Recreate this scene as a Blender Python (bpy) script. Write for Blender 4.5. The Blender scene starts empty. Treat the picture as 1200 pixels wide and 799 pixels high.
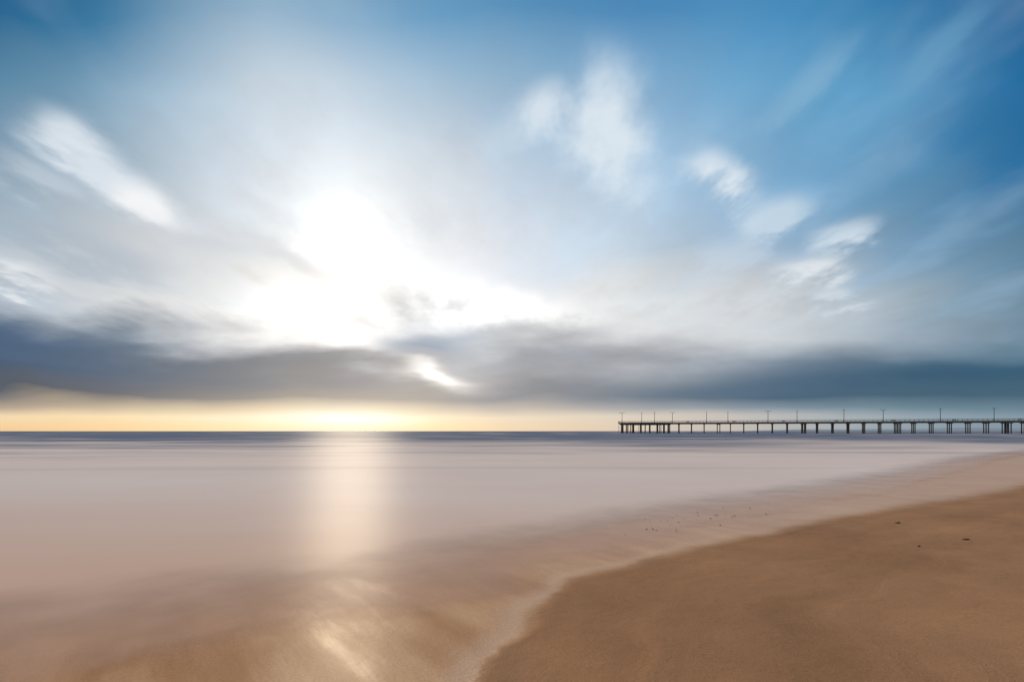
import bpy, bmesh, math, random
import numpy as np
from mathutils import Vector, Matrix
random.seed(4); np.random.seed(4)
sc = bpy.context.scene
sc.view_settings.view_transform = 'Standard'
sc.view_settings.look = 'None'
sc.view_settings.exposure = 0
F = 600.0; HZ = 505.0; H = 1.5

# ------------------------------------------------------------ node helpers
class G:
    def __init__(s, nt): s.nt = nt; s.n = nt.nodes; s.l = nt.links
    def set(s, sock, v):
        if isinstance(v, bpy.types.NodeSocket): s.l.new(v, sock)
        elif v is not None:
            sock.default_value = v
    def m(s, op, a, b=None, c=None, clamp=False):
        n = s.n.new('ShaderNodeMath'); n.operation = op; n.use_clamp = clamp
        s.set(n.inputs[0], a)
        if b is not None: s.set(n.inputs[1], b)
        if c is not None: s.set(n.inputs[2], c)
        return n.outputs[0]
    def comb(s, x, y, z=0.0):
        n = s.n.new('ShaderNodeCombineXYZ')
        s.set(n.inputs[0], x); s.set(n.inputs[1], y); s.set(n.inputs[2], z); return n.outputs[0]
    def sep(s, v):
        n = s.n.new('ShaderNodeSeparateXYZ'); s.set(n.inputs[0], v); return n.outputs
    def vm(s, op, a, b=None):
        n = s.n.new('ShaderNodeVectorMath'); n.operation = op
        s.set(n.inputs[0], a)
        if b is not None: s.set(n.inputs[1], b)
        return n.outputs['Value'] if op in ('DOT_PRODUCT', 'LENGTH') else n.outputs[0]
    def noise(s, v, scale=1.0, detail=3.0, rough=0.5, dist=0.0, dim='3D'):
        n = s.n.new('ShaderNodeTexNoise'); n.noise_dimensions = dim; s.set(n.inputs['Vector'], v)
        n.inputs['Scale'].default_value = scale; n.inputs['Detail'].default_value = detail
        n.inputs['Roughness'].default_value = rough; n.inputs['Distortion'].default_value = dist
        return n.outputs[0]
    def mr(s, v, a, b, c=0.0, d=1.0, smooth=False):
        n = s.n.new('ShaderNodeMapRange'); n.clamp = True
        if smooth: n.interpolation_type = 'SMOOTHSTEP'
        s.set(n.inputs[0], v)
        for i, q in enumerate((a, b, c, d)): s.set(n.inputs[i+1], q)
        return n.outputs[0]
    def mix(s, f, a, b, mode='MIX'):
        n = s.n.new('ShaderNodeMix'); n.data_type = 'RGBA'; n.blend_type = mode
        n.clamp_result = False
        s.set(n.inputs[0], f); s.set(n.inputs[6], a); s.set(n.inputs[7], b)
        return n.outputs[2]
    def attr(s, name):
        n = s.n.new('ShaderNodeAttribute'); n.attribute_name = name; return n.outputs['Fac']
    def bump(s, h, strength, dist, normal=None):
        n = s.n.new('ShaderNodeBump'); n.inputs['Strength'].default_value = strength
        n.inputs['Distance'].default_value = dist; s.set(n.inputs['Height'], h)
        if normal is not None: s.set(n.inputs['Normal'], normal)
        return n.outputs[0]

def lin(c):
    r = []
    for v in c[:3]:
        v = v/255.0
        r.append(v/12.92 if v <= 0.04045 else ((v+0.055)/1.055)**2.4)
    return (r[0], r[1], r[2], 1.0)

# ------------------------------------------------------------ sky
SUN_AZ = math.radians(-18.4); SUN_EL = math.radians(19.0)
w = bpy.data.worlds.new("World"); sc.world = w; w.use_nodes = True
nt = w.node_tree; nt.nodes.clear(); g = G(nt)
tc = nt.nodes.new('ShaderNodeTexCoord')
cols_x = [0, 150, 300, 400, 500, 600, 750, 900, 1050, 1200]
rows = [
 (-60, [(12,85,128),(45,108,150),(110,153,184),(108,153,186),(86,142,181),(70,132,178),(58,124,175),(58,130,182),(38,112,165),(22,90,142)]),
 (20,  [(25,100,145),(72,128,165),(145,178,203),(142,176,202),(114,162,197),(92,150,192),(78,140,188),(76,144,192),(54,126,174),(32,100,150)]),
 (100, [(85,135,165),(130,165,190),(190,207,220),(195,212,226),(173,199,220),(142,181,210),(128,174,210),(105,165,205),(80,146,190),(36,110,162)]),
 (200, [(135,160,180),(160,182,198),(205,215,225),(222,230,237),(215,225,234),(190,208,225),(172,200,224),(125,172,207),(98,150,188),(62,120,163)]),
 (300, [(188,199,208),(205,210,215),(218,223,228),(238,240,241),(234,237,241),(222,228,236),(192,208,222),(165,190,213),(127,161,188),(96,134,161)]),
 (355, [(165,176,190),(212,215,218),(236,236,234),(244,244,242),(234,235,237),(237,237,238),(225,229,231),(205,211,216),(160,179,193),(117,147,169)]),
 (395, [(76,100,128),(124,139,155),(198,199,203),(228,228,228),(186,193,201),(214,216,218),(220,220,222),(206,210,213),(164,176,188),(118,143,162)]),
 (426, [(50,78,110),(72,92,116),(122,128,140),(150,152,160),(180,180,184),(172,173,178),(174,176,182),(130,144,160),(86,112,133),(62,98,121)]),
 (464, [(70,84,104),(98,102,114),(140,136,136),(162,156,153),(166,160,156),(152,151,157),(122,131,144),(78,102,124),(64,97,120),(64,99,122)]),
 (478, [(176,160,144),(200,184,160),(220,204,178),(234,222,200),(226,212,190),(198,188,178),(164,166,170),(128,145,160),(110,136,152),(104,132,150)]),
 (488, [(244,218,178),(248,225,186),(252,236,208),(255,249,230),(251,236,206),(238,221,196),(216,205,192),(188,188,187),(154,168,178),(134,154,168)]),
 (503, [(244,205,152),(249,214,162),(255,228,184),(255,243,216),(255,230,188),(238,213,180),(216,200,184),(188,184,180),(152,164,172),(130,148,162)]),
]
WARM = (1.0, 0.96, 0.88)
def chart():
    dx, dy, dz = g.sep(tc.outputs['Generated'])[:3]
    ys = g.m('MAXIMUM', dy, 0.12)
    return dx, dy, dz, g.m('DIVIDE', dx, ys), g.m('DIVIDE', dz, ys)
def ramp(cols, fac):
    n = nt.nodes.new('ShaderNodeValToRGB'); cr = n.color_ramp; cr.interpolation = 'CARDINAL'
    el = cr.elements
    while len(el) > 1: el.remove(el[-1])
    for i, (x, c) in enumerate(zip(cols_x, cols)):
        pos = (((x-600)/600)+1.1)/2.2
        if i == 0: e = el[0]; e.position = pos
        else: e = el.new(pos)
        e.color = lin(c)
    g.l.new(fac, n.inputs[0]); return n.outputs[0]
def base(rws, uw, vw):
    fac = g.mr(uw, -1.1, 1.1); C = None
    for j, (y, cols) in enumerate(rws):
        r = ramp(cols, fac)
        C = r if C is None else g.mix(g.mr(vw, (HZ-rws[j-1][0])/F, (HZ-y)/F), C, r)
    return C
def lobe(cx, cy, sx, sy, rot, vec):
    n = nt.nodes.new('ShaderNodeMapping'); n.vector_type = 'TEXTURE'
    g.l.new(vec, n.inputs['Vector'])
    n.inputs['Location'].default_value = ((cx-600)/F, (HZ-cy)/F, 0)
    n.inputs['Rotation'].default_value = (0, 0, math.radians(rot))
    n.inputs['Scale'].default_value = (sx/F, sy/F, 1)
    d = g.vm('DOT_PRODUCT', n.outputs[0], n.outputs[0])
    return g.m('EXPONENT', g.m('MULTIPLY', d, -1.0))
def add_glow(C, lst, vec, mod=None):
    tot = None
    for cx, cy, sx, sy, rot, s in lst:
        f = g.m('MULTIPLY', lobe(cx, cy, sx, sy, rot, vec), s)
        tot = f if tot is None else g.m('ADD', tot, f)
    if mod is not None: tot = g.m('MULTIPLY', tot, mod)
    return g.mix(1.0, C, g.vm('MULTIPLY', g.comb(tot, tot, tot), WARM), 'ADD')

# --- upper sky (smeared broken cloud deck)
def upper():
    dx, dy, dz, u, v = chart()
    zz = g.m('ADD', g.m('MAXIMUM', dz, 0.0), 0.14)
    a = g.m('DIVIDE', dx, zz); b = g.m('DIVIDE', dy, zz)
    soft = g.noise(g.comb(a, g.m('MULTIPLY', b, 0.5)), 0.9, 2, 0.5, dim='2D')
    strk = g.noise(g.comb(g.m('ADD', a, 7.3), g.m('MULTIPLY', b, 0.6)), 1.9, 4, 0.5, dim='2D')
    puf = g.noise(g.comb(g.m('ADD', a, 21.3), g.m('MULTIPLY', b, 0.6)), 4.4, 4, 0.58, dim='2D')
    s0 = g.m('SUBTRACT', soft, 0.5); s1 = g.m('SUBTRACT', strk, 0.5); s2 = g.m('SUBTRACT', puf, 0.5)
    uw = g.m('ADD', u, g.m('MULTIPLY', s0, 0.22))
    vw = g.m('ADD', v, g.m('ADD', g.m('MULTIPLY', s1, 0.18), g.m('MULTIPLY', s2, 0.06)))
    C = base([r for r in rows if r[0] <= 400], uw, vw)
    gain = g.m('ADD', 1.0, g.m('ADD', g.m('MULTIPLY', s1, 0.34), g.m('MULTIPLY', s2, 0.24)))
    C = g.mix(1.0, C, g.comb(gain, gain, gain), 'MULTIPLY')
    C = g.mix(g.mr(strk, 0.50, 0.75, 0, 0.20, smooth=True), C, lin((196,218,235)))
    P2 = g.comb(g.m('ADD', u, g.m('MULTIPLY', s1, 0.15)), g.m('ADD', v, g.m('ADD', g.m('MULTIPLY', s2, 0.10), g.m('MULTIPLY', s1, 0.05))), 0.0)
    wob = g.m('ADD', g.m('MULTIPLY', s2, 2.1), g.m('MULTIPLY', s1, 0.7))
    puffs = [ # cx, cy, sx, sy, rot, colour, opacity
     (108,182,70,28,-38,(222,231,239),.85),(162,238,42,27,-25,(244,246,248),1.),(80,160,56,28,-20,(222,231,239),.85),(50,212,80,20,-25,(200,212,222),.6),
     (70,285,150,26,-20,(158,173,188),.55),(250,300,90,26,-25,(196,201,208),.6),(10,318,60,14,-12,(236,239,241),.8),
     (708,150,54,86,10,(224,235,243),.95),(622,125,44,28,25,(222,233,242),.85),(575,165,44,24,10,(196,216,231),.5),
     (848,205,40,28,-38,(228,237,244),1.),(912,250,50,24,22,(205,222,235),.8),(990,280,48,19,15,(218,230,239),.9),
     (938,320,54,19,5,(232,237,241),.95),(976,348,36,13,10,(215,224,232),.8),(840,300,70,20,15,(205,218,230),.5),(890,355,80,16,5,(216,222,228),.4),
     (940,110,110,20,44,(148,188,214),.5),(1105,55,80,18,45,(112,165,200),.5),(1175,150,70,46,30,(12,104,158),.5),
     (1060,215,80,24,30,(85,140,178),.4),(330,308,60,22,-30,(205,208,213),.75),(470,215,70,40,40,(205,214,222),.4),(215,345,80,16,-10,(214,218,222),.5),
    ]
    for cx, cy, sx, sy, rot, col, op in puffs:
        L = lobe(cx, cy, sx, sy, rot, P2)
        f = g.mr(g.m('ADD', L, g.m('MULTIPLY', wob, g.m('POWER', L, 0.5))), 0.05, 1.08, 0.0, op, smooth=True)
        C = g.mix(f, C, lin(col))
    C = add_glow(C, [(408,275,52,46,-25,.32),(405,250,150,120,0,.07),(375,368,100,26,-3,.30),(545,345,95,24,-12,.32),(320,335,80,16,-20,.15),(610,365,90,18,-10,.16)], P2, g.mr(puf, 0.3, 0.65, 0.5, 1.4))
    return C
# --- lower sky (stratus bank and horizon glow)
def lower():
    dx, dy, dz, u, v = chart()
    n1 = g.noise(g.comb(g.m('MULTIPLY', u, 2.2), g.m('MULTIPLY', v, 8.0)), 1.1, 3, 0.45, dim='2D')
    n2 = g.noise(g.comb(g.m('MULTIPLY_ADD', u, 2.4, 9.1), g.m('MULTIPLY', v, 9.5)), 2.0, 5, 0.5, dim='2D')
    s1 = g.m('SUBTRACT', n1, 0.5); s2 = g.m('SUBTRACT', n2, 0.5)
    amp = g.mr(v, 0.05, 0.14, 0.022, g.mr(u, 0.0, 0.5, 0.12, 0.04))
    amp = g.m('MULTIPLY', amp, g.mr(v, 0.01, 0.04))
    vw = g.m('ADD', v, g.m('MULTIPLY', g.m('ADD', s1, g.m('MULTIPLY', s2, 0.6)), amp))
    uw = g.m('ADD', u, g.m('MULTIPLY', s1, 0.15))
    C = base([r for r in rows if r[0] >= 300], uw, vw)
    gain = g.m('MULTIPLY_ADD', g.m('ADD', s2, g.m('MULTIPLY', s1, 0.6)), g.mr(v, 0.02, 0.09, 0.05, g.mr(u, 0.1, 0.6, 0.6, 0.34)), 1.0)
    C = g.mix(1.0, C, g.comb(gain, gain, gain), 'MULTIPLY')
    P = g.comb(uw, vw, 0.0)
    wl = g.mr(n2, 0.30, 0.60, 0.5, 1.0)
    darks = [
     (20,398,170,24,-8,(44,80,120),.9),(180,425,150,18,-8,(68,90,116),.75),(340,440,130,13,-5,(105,112,126),.6),
     (90,452,170,11,0,(76,86,108),.5),
     (490,402,58,16,4,(128,146,172),.8),(545,383,36,14,-5,(165,176,192),.5),(640,425,70,13,-6,(150,156,168),.5),
     (430,440,60,9,-4,(128,130,142),.6),(660,460,110,8,3,(120,128,140),.55),
     (1060,442,240,16,3,(38,80,110),.88),(860,456,150,9,4,(78,103,128),.6),(1180,436,120,16,0,(46,88,116),.5)]
    for cx, cy, sx, sy, rot, col, op in darks:
        f = g.m('MULTIPLY', g.m('MULTIPLY', lobe(cx, cy, sx, sy, rot, P), wl), op, clamp=True)
        C = g.mix(f, C, lin(col))
    return add_glow(C, [(375,368,100,26,-3,.30),(545,345,95,24,-12,.32),(610,365,90,18,-10,.16),(518,439,40,8,-12,.9),(408,405,34,14,-10,.4),(405,491,90,7,0,.25)], P)

def bg(col, s=1.0):
    n = nt.nodes.new('ShaderNodeBackground'); n.inputs[1].default_value = s; g.l.new(col, n.inputs[0]); return n.outputs[0]
def mixsh(f, a, b):
    n = nt.nodes.new('ShaderNodeMixShader'); g.l.new(f, n.inputs[0]); g.l.new(a, n.inputs[1]); g.l.new(b, n.inputs[2]); return n.outputs[0]
dx, dy, dz, u, v = chart()
front = mixsh(g.mr(v, 0.16, 0.25, smooth=True), bg(lower()), bg(upper()))
def back():
    dx, dy, dz, u, v = chart(); zz = g.m('ADD', g.m('MAXIMUM', dz, 0.0), 0.12)
    n = g.noise(g.comb(g.m('DIVIDE', dx, zz), g.m('DIVIDE', dy, zz)), 0.9, 3, 0.5, dim='2D')
    return g.mix(g.mr(n, 0.35, 0.65, smooth=True), lin((140,165,186)), lin((240,229,214)))
clouds = mixsh(g.mr(dy, 0.12, 0.40, smooth=True), bg(back()), front)
sky = nt.nodes.new('ShaderNodeTexSky'); sky.sky_type = 'NISHITA'; sky.sun_disc = False
sky.sun_elevation = SUN_EL; sky.sun_rotation = SUN_AZ
wo = nt.nodes.new('ShaderNodeOutputWorld')
g.l.new(mixsh(g.mr(dy, 0.0, 0.4, 0.80, 0.95), bg(sky.outputs[0], 0.08), clouds), wo.inputs[0])
w.cycles.sampling_method = 'MANUAL'; w.cycles.sample_map_resolution = 512

# sun, veiled by cloud
sl = bpy.data.lights.new("sun", 'SUN'); sl.energy = 2.2; sl.angle = math.radians(8); sl.color = (1.0, 0.81, 0.58)
so = bpy.data.objects.new("sun", sl); sc.collection.objects.link(so)
sd = Vector((math.sin(SUN_AZ)*math.cos(SUN_EL), math.cos(SUN_AZ)*math.cos(SUN_EL), math.sin(SUN_EL)))
so.rotation_euler = (-sd).to_track_quat('-Z', 'Y').to_euler(); so.location = sd*200

# ------------------------------------------------------------ shore curves
def catmull(pts, n=8):
    pts = [np.array(p, float) for p in pts]; out = []
    P_ = [2*pts[0]-pts[1]] + pts + [2*pts[-1]-pts[-2]]
    for i in range(1, len(P_)-2):
        p0, p1, p2, p3 = P_[i-1:i+3]
        for k_ in range(n):
            t = k_/n
            out.append(0.5*((2*p1)+(-p0+p2)*t+(2*p0-5*p1+4*p2-p3)*t*t+(-p0+3*p1-3*p2+p3)*t**3))
    out.append(pts[-1])
    return np.array([np.array((-9000., -40000.))]+out+[np.array((20000., 6000.))])
def wp(x, y):
    d = H*F/(y-HZ); return ((x-600)/F*d, d)
curveB = catmull([(-40,-200),(-12,-60),(-4,-12),(-1.4,-1),(-.55,1.7), wp(556,799), wp(604,740), wp(654,690), wp(710,666), wp(800,645), wp(1000,602), wp(1200,568), (34,28),(90,62),(260,140),(600,220)])
curveA = catmull([(-60,-200),(-26,-40),(-12,-5),(-6,1.2), wp(0,797), wp(140,770), wp(300,742), wp(470,712), wp(600,690), wp(680,655), wp(760,633), wp(850,612), wp(950,592), wp(1050,571), wp(1130,551), wp(1200,533), (70,58),(200,135),(600,228)])
def sdf(X, Y, cv):
    best = np.full(X.shape, 1e18); sgn = np.ones(X.shape)
    for a, b in zip(cv[:-1], cv[1:]):
        d = b-a; L = d@d
        if L < 1e-9: continue
        t = np.clip(((X-a[0])*d[0]+(Y-a[1])*d[1])/L, 0, 1)
        ex = X-(a[0]+t*d[0]); ey = Y-(a[1]+t*d[1]); q = ex*ex+ey*ey
        mk = q < best
        best = np.where(mk, q, best)
        sgn = np.where(mk, np.sign(d[0]*ey-d[1]*ex), sgn)
    return -np.sqrt(best)*sgn   # + = land (right-hand side)

def grid(name, NX, NY, zfun, keep=None):
    tx = np.linspace(-10.8, 10.8, NX); ty = np.linspace(-6.5, 10.8, NY)
    xs = 0.8*np.sinh(tx); ys_ = 4.0+0.8*np.sinh(ty)
    X, Y = np.meshgrid(xs, ys_)
    sA = sdf(X, Y, curveA); sB = sdf(X, Y, curveB)
    Z = zfun(X, Y, sA, sB)
    co = np.stack([X, Y, Z], -1).reshape(-1, 3)
    idx = np.arange(NX*NY).reshape(NY, NX)
    q = np.stack([idx[:-1, :-1], idx[:-1, 1:], idx[1:, 1:], idx[1:, :-1]], -1).reshape(-1, 4)
    if keep is not None:
        kk = keep(sA, sB).reshape(-1); q = q[kk[q].any(axis=1)]
    me = bpy.data.meshes.new(name)
    me.vertices.add(len(co)); me.vertices.foreach_set('co', co.ravel())
    me.loops.add(q.size); me.loops.foreach_set('vertex_index', q.ravel())
    me.polygons.add(len(q)); me.polygons.foreach_set('loop_start', np.arange(0, q.size, 4))
    me.polygons.foreach_set('loop_total', np.full(len(q), 4))
    me.polygons.foreach_set('use_smooth', np.ones(len(q), bool))
    for nm, arr in (('shore', sA), ('dry', sB)):
        at = me.attributes.new(nm, 'FLOAT', 'POINT'); at.data.foreach_set('value', np.clip(arr, -5000, 5000).ravel())
    me.update(); me.validate()
    ob = bpy.data.objects.new(name, me); sc.collection.objects.link(ob); return ob
def zsand(X, Y, sA, sB):
    up = 0.9*(1-np.exp(-np.maximum(sB, 0)*0.028))
    dn = np.maximum(0.012*np.minimum(sB, 0), -0.05) + np.maximum(0.03*np.minimum(sA+0.5, 0), -4)
    und = 0.012*np.sin(X*0.7+Y*0.3)*np.sin(Y*0.45-X*0.2)*np.clip(sB/2, 0, 1)
    return up+dn+und-0.003
beach = grid("sand_beach", 440, 380, zsand)
sea = grid("sea_water", 440, 380, lambda X, Y, a, b: np.zeros_like(X), keep=lambda a, b: b < 0.4)

# ------------------------------------------------------------ sand material
mat = bpy.data.materials.new("wet_sand"); mat.use_nodes = True; nt = mat.node_tree; g = G(nt)
bs = nt.nodes['Principled BSDF']
geo = nt.nodes.new('ShaderNodeNewGeometry'); pos = geo.outputs['Position']
X, Y, Z = g.sep(pos)[:3]
sA = g.attr('shore'); sB = g.attr('dry')
edge_n = g.noise(pos, 1.1, 3, 0.5)
edge_f = g.noise(pos, 5.0, 3, 0.6)
sBn = g.m('ADD', sB, g.m('ADD', g.m('MULTIPLY', g.m('SUBTRACT', edge_n, 0.5), 0.5), g.m('MULTIPLY', g.m('SUBTRACT', edge_f, 0.5), 0.08)))
# 0 = film of water, 1 = damp sand
dry = g.mr(sBn, g.mr(Y, 3.0, 12.0, -0.05, -0.5), g.mr(Y, 3.0, 12.0, 0.08, 0.5), smooth=True)
drier = g.mr(sBn, 0.2, 6.0, smooth=True)
mott = g.noise(pos, 0.55, 3, 0.6)
fine = g.noise(pos, 90.0, 3, 0.65)
stv = g.comb(g.m('ADD', g.m('MULTIPLY', X, 0.75), g.m('MULTIPLY', Y, 0.55)), g.m('SUBTRACT', g.m('MULTIPLY', Y, 0.12), g.m('MULTIPLY', X, 0.16)), 0.0)
streak = g.noise(stv, 2.6, 4, 0.55)
big = g.noise(g.comb(g.m('MULTIPLY', X, 0.9), g.m('MULTIPLY', Y, 0.7)), 0.6, 3, 0.6)
# old swash lines parallel to the wash line
arcs = g.noise(g.comb(g.m('MULTIPLY_ADD', g.m('SUBTRACT', edge_n, 0.5), 1.4, g.m('MULTIPLY', sB, 1.3)), g.m('MULTIPLY', X, 0.10), 4.0), 1.7, 4, 0.6)
c_damp = g.mix(mott, (0.355, 0.178, 0.086, 1), (0.44, 0.238, 0.126, 1))
c_dry = g.mix(mott, (0.40, 0.208, 0.105, 1), (0.475, 0.262, 0.140, 1))
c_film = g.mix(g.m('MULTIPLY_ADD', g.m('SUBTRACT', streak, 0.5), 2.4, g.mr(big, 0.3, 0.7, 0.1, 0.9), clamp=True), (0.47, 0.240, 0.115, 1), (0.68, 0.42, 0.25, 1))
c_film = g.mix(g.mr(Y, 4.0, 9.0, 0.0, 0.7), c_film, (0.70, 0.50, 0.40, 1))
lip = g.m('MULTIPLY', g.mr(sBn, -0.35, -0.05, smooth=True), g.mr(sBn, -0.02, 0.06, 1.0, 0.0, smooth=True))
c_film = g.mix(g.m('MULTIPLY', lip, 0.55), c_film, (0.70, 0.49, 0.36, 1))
col = g.mix(drier, c_damp, c_dry)
bigm = g.m('MULTIPLY', g.mr(big, 0.3, 0.7, 0.84, 1.10), g.mr(arcs, 0.3, 0.7, 0.88, 1.09))
col = g.mix(1.0, col, g.comb(bigm, bigm, bigm), 'MULTIPLY')
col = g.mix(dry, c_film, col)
gr = g.mr(fine, 0.25, 0.75, 0.76, 1.22)
col = g.mix(1.0, col, g.comb(gr, gr, gr), 'MULTIPLY')
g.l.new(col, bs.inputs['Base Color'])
rg = g.m('ADD', g.mr(dry, 0, 1, 0.50, 0.64), g.m('MULTIPLY', g.m('SUBTRACT', streak, 0.5), 0.55))
g.l.new(g.m('ADD', rg, g.m('MULTIPLY', drier, 0.2), clamp=True), bs.inputs['Roughness'])
g.l.new(g.mr(dry, 0, 1, 0.10, 0.10), bs.inputs['Specular IOR Level'])
bs.inputs['Anisotropic'].default_value = 0.9
g.l.new(g.comb(0.0, 1.0, 0.0), bs.inputs['Tangent'])
hgt = g.m('ADD', g.m('MULTIPLY', fine, g.mr(dry, 0, 1, 0.05, 0.9)), g.m('MULTIPLY', streak, 2.0))
hgt = g.m('ADD', hgt, g.m('MULTIPLY', edge_f, g.mr(dry, 0, 1, 0.5, 2.6)))
hgt = g.m('ADD', hgt, g.m('MULTIPLY', arcs, g.mr(dry, 0, 1, 0.0, 4.0)))
g.l.new(g.bump(hgt, 0.6, 0.007), bs.inputs['Normal'])
beach.data.materials.append(mat)

# ------------------------------------------------------------ water material
mat = bpy.data.materials.new("long_exposure_sea"); mat.use_nodes = True; nt = mat.node_tree; g = G(nt)
bs = nt.nodes['Principled BSDF']; out = nt.nodes['Material Output']
geo = nt.nodes.new('ShaderNodeNewGeometry'); pos = geo.outputs['Position']
X, Y, Z = g.sep(pos)[:3]
sA = g.attr('shore')
e1 = g.noise(g.comb(g.m('MULTIPLY', X, 0.7), g.m('MULTIPLY', Y, 0.9), 2.0), 0.9, 3, 0.55)
e2 = g.noise(g.comb(g.m('ADD', g.m('MULTIPLY', X, 0.9), g.m('MULTIPLY', Y, 0.5)), g.m('SUBTRACT', Y, g.m('MULTIPLY', X, 0.6)), 5.0), 1.2, 4, 0.6)
sAn = g.m('ADD', sA, g.m('ADD', g.m('MULTIPLY', g.m('SUBTRACT', e1, 0.5), 1.1), g.m('MULTIPLY', g.m('SUBTRACT', e2, 0.5), 0.9)))
al1 = g.mr(sAn, 0.25, -0.35, 0.0, 0.34, smooth=True)
al2 = g.mr(sAn, -0.1, -2.8, 0.0, 0.66, smooth=True)
alpha = g.m('ADD', al1, al2, clamp=True)
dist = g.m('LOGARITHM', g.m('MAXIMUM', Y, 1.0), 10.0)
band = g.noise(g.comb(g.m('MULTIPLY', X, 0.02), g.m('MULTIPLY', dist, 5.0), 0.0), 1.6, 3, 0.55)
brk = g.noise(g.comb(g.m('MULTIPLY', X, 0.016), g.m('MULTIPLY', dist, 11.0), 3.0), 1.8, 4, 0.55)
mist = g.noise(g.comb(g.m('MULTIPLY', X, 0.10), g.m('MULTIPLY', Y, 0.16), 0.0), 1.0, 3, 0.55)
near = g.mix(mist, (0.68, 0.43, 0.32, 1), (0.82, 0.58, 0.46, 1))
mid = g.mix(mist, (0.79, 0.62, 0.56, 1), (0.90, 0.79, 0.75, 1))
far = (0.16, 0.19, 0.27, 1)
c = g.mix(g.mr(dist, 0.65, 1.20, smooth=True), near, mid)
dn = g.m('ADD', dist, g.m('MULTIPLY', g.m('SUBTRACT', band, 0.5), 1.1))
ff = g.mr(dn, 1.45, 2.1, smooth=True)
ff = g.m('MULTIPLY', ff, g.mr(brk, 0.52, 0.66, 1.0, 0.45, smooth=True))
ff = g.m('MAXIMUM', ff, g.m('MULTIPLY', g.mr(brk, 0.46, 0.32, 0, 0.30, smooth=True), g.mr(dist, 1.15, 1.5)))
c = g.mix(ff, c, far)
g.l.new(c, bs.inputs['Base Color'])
g.l.new(g.mr(dist, 0.6, 1.4, 0.52, 0.60), bs.inputs['Roughness'])
bs.inputs['Specular IOR Level'].default_value = 0.14
bs.inputs['IOR'].default_value = 1.4
bs.inputs['Anisotropic'].default_value = 0.9
g.l.new(g.comb(0.0, 1.0, 0.0), bs.inputs['Tangent'])
wvn = g.noise(g.comb(g.m('MULTIPLY', X, 0.25), g.m('MULTIPLY', Y, 0.8), 0.0), 0.8, 2, 0.5)
g.l.new(g.bump(wvn, 0.25, 0.08), bs.inputs['Normal'])
tr = nt.nodes.new('ShaderNodeBsdfTransparent'); ms = nt.nodes.new('ShaderNodeMixShader')
g.l.new(alpha, ms.inputs[0]); g.l.new(tr.outputs[0], ms.inputs[1]); g.l.new(bs.outputs[0], ms.inputs[2])
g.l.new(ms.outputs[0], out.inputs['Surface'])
sea.data.materials.append(mat)

# ------------------------------------------------------------ simple material factory
def simple(name, c1, c2, scale, rough=0.8, metal=0.0):
    m_ = bpy.data.materials.new(name); m_.use_nodes = True; gg = G(m_.node_tree)
    b = m_.node_tree.nodes['Principled BSDF']
    ge = m_.node_tree.nodes.new('ShaderNodeNewGeometry')
    n = gg.noise(ge.outputs['Position'], scale, 4, 0.6)
    gg.l.new(gg.mix(n, c1, c2), b.inputs['Base Color'])
    b.inputs['Roughness'].default_value = rough; b.inputs['Metallic'].default_value = metal
    return m_
M_conc = simple("weathered_concrete", (0.07, 0.065, 0.062, 1), (0.12, 0.115, 0.11, 1), 0.6)
M_pile = simple("wet_piling", (0.03, 0.028, 0.026, 1), (0.07, 0.06, 0.055, 1), 0.8)
M_steel = simple("lamp_steel", (0.035, 0.037, 0.04, 1), (0.06, 0.06, 0.06, 1), 2.0, 0.7, 0.0)
M_stone = simple("pebble_stone", (0.03, 0.027, 0.025, 1), (0.12, 0.10, 0.08, 1), 25.0, 0.6)
M_weed = simple("dried_kelp", (0.03, 0.02, 0.012, 1), (0.08, 0.05, 0.03, 1), 60.0, 0.7)

def box(bm, c, s, rz=0.0):
    r = bmesh.ops.create_cube(bm, size=1.0)
    M = Matrix.Translation(c) @ Matrix.Rotation(rz, 4, 'Z') @ Matrix.Diagonal((s[0], s[1], s[2], 1))
    bmesh.ops.transform(bm, matrix=M, verts=r['verts'])
def cyl(bm, c, r1, r2, h, seg=8, M0=None):
    r = bmesh.ops.create_cone(bm, segments=seg, radius1=r1, radius2=r2, depth=h, cap_ends=True)
    M = Matrix.Translation(c) @ (M0 or Matrix.Identity(4))
    bmesh.ops.transform(bm, matrix=M, verts=r['verts'])
def mk(name, bm, mat_, parent=None):
    me = bpy.data.meshes.new(name); bm.to_mesh(me); bm.free(); me.materials.append(mat_)
    o = bpy.data.objects.new(name, me); sc.collection.objects.link(o)
    if parent: o.parent = parent
    return o

# ------------------------------------------------------------ pier (local X along deck toward the shore)
pier = bpy.data.objects.new("fishing_pier", None); sc.collection.objects.link(pier)
P0 = Vector((81, 390, 0)); dirv = Vector((219, -90, 0)).normalized()
pier.location = P0; pier.rotation_euler = (0, 0, math.atan2(dirv.y, dirv.x))
LEN = 520; DT = 7.7; HW = 4.0; RC = 20.0
bm = bmesh.new()
box(bm, (RC+LEN/2, 0, DT-0.30), (LEN, HW*2, 0.6))
for s in (-1, 1):
    box(bm, (RC+LEN/2+8, s*(HW-0.7), DT-0.90), (LEN-20, 0.5, 0.596))
cyl(bm, (RC, 0, DT-0.302), RC, RC, 0.6, 40)
cyl(bm, (RC, 0, DT-0.85), RC-0.8, RC-0.8, 0.49, 40)
mk("deck", bm, M_conc, pier)
bm = bmesh.new(); bc = bmesh.new()
x = RC*2+4; i = 0
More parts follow.
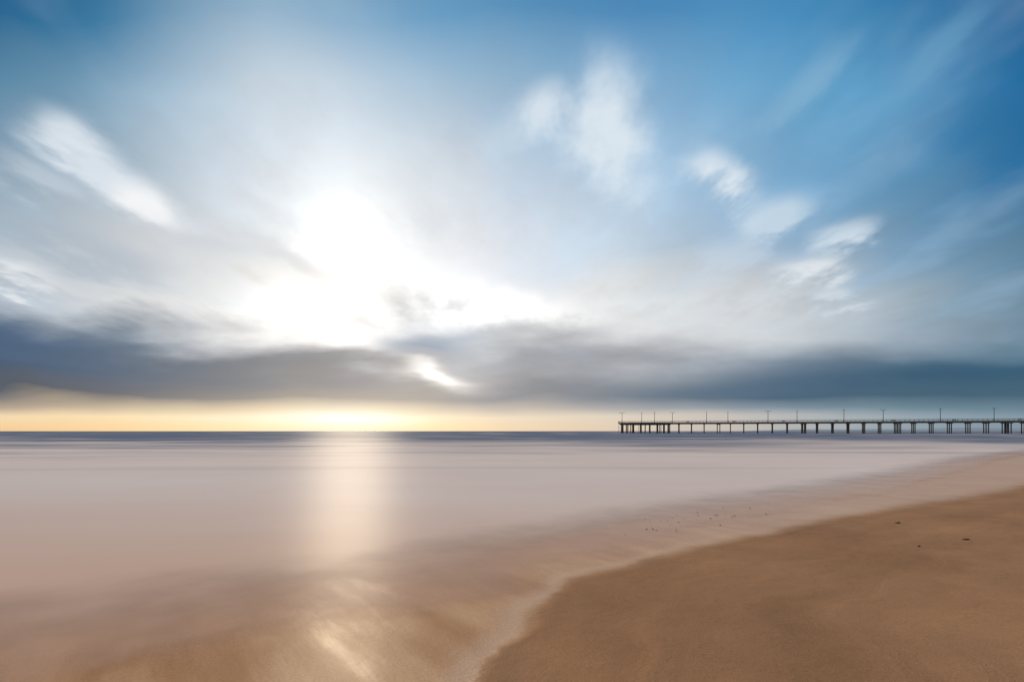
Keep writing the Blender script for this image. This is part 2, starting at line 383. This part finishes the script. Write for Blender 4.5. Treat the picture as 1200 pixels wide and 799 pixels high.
while x < RC+LEN-5:
    wide = (i % 6 == 3)
    for yy in (-3.0, 0.0, 3.0):
        cyl(bm, (x, yy, 2.2), 0.30, 0.28, 9.2, 10)
        if wide: cyl(bm, (x+1.7, yy, 2.2), 0.30, 0.28, 9.2, 10)
    box(bc, (x+(0.85 if wide else 0), 0, DT-1.45), (2.7 if wide else 0.9, 8.4, 0.5))
    x += 8.8 + random.uniform(-0.3, 0.3); i += 1
for rr, nn in ((17.5, 18), (10.5, 10), (3.5, 4)):
    for k_ in range(nn):
        a = 2*math.pi*k_/nn+0.13
        cyl(bm, (RC+rr*math.cos(a), rr*math.sin(a), 2.2), 0.38, 0.34, 9.0, 10)
    cyl(bc, (RC, 0, DT-1.35), rr+0.7, rr+0.7, 0.5-0.02*nn/4, 36) if nn == 18 else None
for k_ in range(5):
    box(bc, (3+k_*7.5, -15.5+abs(k_-2)*2.2-3, 3.4), (0.25, 0.25, 5.2))
mk("pilings", bm, M_pile, pier); mk("cap_beams", bc, M_conc, pier)
bm = bmesh.new()
L0 = RC*2-1
for s in (-1, 1):
    for hz, th in ((1.12, 0.10), (0.75, 0.05), (0.40, 0.05)):
        box(bm, (L0+(LEN-RC)/2, s*(HW-0.12), DT+hz), (LEN-RC, 0.08, th))
    xx = L0
    while xx < RC+LEN:
        box(bm, (xx, s*(HW-0.121), DT+0.55), (0.10, 0.10, 1.12)); xx += 2.4
NR = 56
for k_ in range(NR):
    a = 2*math.pi*(k_+0.5)/NR
    if abs(math.sin(a))*RC < HW and math.cos(a) > 0: continue
    for hz, th in ((1.12, 0.10), (0.75, 0.05), (0.40, 0.05)):
        box(bm, (RC+(RC-.15)*math.cos(a), (RC-.15)*math.sin(a), DT+hz), (0.07, 2*math.pi*RC/NR, th), a)
    box(bm, (RC+(RC-.16)*math.cos(a+.056), (RC-.16)*math.sin(a+.056), DT+0.55), (0.1, 0.1, 1.12), a)
mk("railing", bm, M_steel, pier)
bm = bmesh.new()
for xx in np.arange(50, 500, 31.0):
    box(bm, (xx, 2.6, DT+0.45), (1.8, 0.5, 0.08)); box(bm, (xx, 2.84, DT+0.75), (1.8, 0.06, 0.4))
    for q in (-0.7, 0.7): box(bm, (xx+q, 2.6, DT+0.2), (0.1, 0.42, 0.42))
mk("deck_benches", bm, M_conc, pier)

# lamps: tapered pole, base, two curved arms with flat heads
bm = bmesh.new()
cyl(bm, (0, 0, 0.3), 0.30, 0.24, 0.6, 10); cyl(bm, (0, 0, 3.9), 0.19, 0.13, 7.2, 10)
for s in (-1, 1):
    prev = Vector((0, 0, 6.9))
    for k_ in range(1, 6):
        t = k_/5; cur = Vector((s*1.5*t, 0, 6.9+0.75*math.sin(t*math.pi/2)))
        d = cur-prev; cyl(bm, (prev+cur)/2, 0.08, 0.08, d.length*1.05, 6, d.to_track_quat('Z', 'Y').to_matrix().to_4x4()); prev = cur
    box(bm, (s*1.85, 0, 7.62), (0.9, 0.38, 0.16)); box(bm, (s*1.9, 0, 7.50), (0.6, 0.28, 0.08))
lme = bpy.data.meshes.new("street_lamp"); bm.to_mesh(lme); bm.free(); lme.materials.append(M_steel)
perp = Vector((-dirv.y, dirv.x, 0))
def lamp(t, off, ang):
    o = bpy.data.objects.new("street_lamp", lme); sc.collection.objects.link(o)
    p = P0+dirv*t+perp*off; o.location = (p.x, p.y, DT); o.rotation_euler = (0, 0, ang)
for j, px in enumerate((729, 752, 767, 788, 828, 853, 900, 934, 989, 1035, 1102, 1165)):
    uu = (px-600)/600
    sd_ = 3.6 if j % 2 else -3.6
    q = P0+perp*sd_
    t = (uu*q.y-q.x)/(dirv.x-uu*dirv.y); t = max(t, 1.5)
    lamp(t, sd_, pier.rotation_euler.z+math.radians(90+random.uniform(-8, 8)) if j % 3 else 0.3)
for k_ in range(6): lamp(262+k_*42, 3.6 if k_ % 2 else -3.6, pier.rotation_euler.z+1.57)

# ------------------------------------------------------------ distant coastal hills, haze painted into their base colour
bm = bmesh.new()
N = 120; prev = None
for k_ in range(N+1):
    t = k_/N; az = math.radians(24+t*70); R = 17000
    h = 330*max(0, (t*1.35))**0.75*(0.62+0.22*math.sin(t*13+1)+0.12*math.sin(t*31)+0.06*math.sin(t*77+2))
    h = max(h, 1)
    a = bm.verts.new((R*math.sin(az), R*math.cos(az), -5)); b = bm.verts.new((1.05*R*math.sin(az), 1.05*R*math.cos(az), h))
    c_ = bm.verts.new((1.2*R*math.sin(az), 1.2*R*math.cos(az), -5))
    if prev: bm.faces.new((prev[0], a, b, prev[1])); bm.faces.new((prev[1], b, c_, prev[2]))
    prev = (a, b, c_)
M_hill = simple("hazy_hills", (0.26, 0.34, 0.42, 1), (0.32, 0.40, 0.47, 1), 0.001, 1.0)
mk("distant_hills", bm, M_hill)

# ------------------------------------------------------------ pebbles and kelp
def ground_z(x, y):
    a = sdf(np.array([x]), np.array([y]), curveA); b = sdf(np.array([x]), np.array([y]), curveB)
    return float(zsand(np.array([x]), np.array([y]), a, b)[0])
bm = bmesh.new()
def pebble(px, py, r):
    x, y = wp(px, py); z = max(ground_z(x, y), 0.0)
    rr = bmesh.ops.create_icosphere(bm, subdivisions=2, radius=r)
    for v_ in rr['verts']: v_.co *= 1+random.uniform(-.12, .12)
    bmesh.ops.transform(bm, matrix=Matrix.Translation((x, y, z+r*0.2)) @ Matrix.Rotation(random.uniform(0, 3), 4, 'Z') @ Matrix.Diagonal((1.3, .9, .5, 1)), verts=rr['verts'])
for k_ in range(40):
    t = random.random(); px = 728+t*172+random.gauss(0, 8); py = 622-t*30+random.gauss(0, 6)
    pebble(px, max(py, 575), random.choice((0.006, 0.008, 0.011, 0.014)))
for k_ in range(6): pebble(random.uniform(800, 890), random.uniform(600, 612), random.uniform(0.010, 0.016))
mk("beach_pebbles", bm, M_stone)
for (px, py, s) in ((1051, 613, 0.035), (1130, 632, 0.035), (1076, 640, 0.012)):
    bm = bmesh.new(); x, y = wp(px, py); z = ground_z(x, y)
    y2 = y*(H-z)/H; x2 = x*(H-z)/H; z = ground_z(x2, y2)
    for k_ in range(9):
        a = random.uniform(-.5, .5); L = s*random.uniform(.6, 1.5); p = Vector((x2+random.gauss(0, s*.5), y2+random.gauss(0, s*.3), z+0.004))
        for q in range(5):
            a += random.uniform(-.5, .5); p2 = p+Vector((math.cos(a)*L/4, math.sin(a)*L/4, random.uniform(-.002, .005)))
            d = p2-p; cyl(bm, (p+p2)/2, 0.004, 0.003, d.length*1.1, 6, d.to_track_quat('Z', 'Y').to_matrix().to_4x4()); p = p2
    mk("kelp_clump", bm, M_weed)

# ------------------------------------------------------------ camera
cd = bpy.data.cameras.new("camera"); cam = bpy.data.objects.new("camera", cd); sc.collection.objects.link(cam)
cam.location = (0, 0, H); cam.rotation_euler = (math.radians(90), 0, 0)
cd.sensor_width = 36; cd.lens = 18; cd.shift_y = (HZ-399.5)/1200; cd.clip_start = 0.05; cd.clip_end = 60000
sc.camera = cam
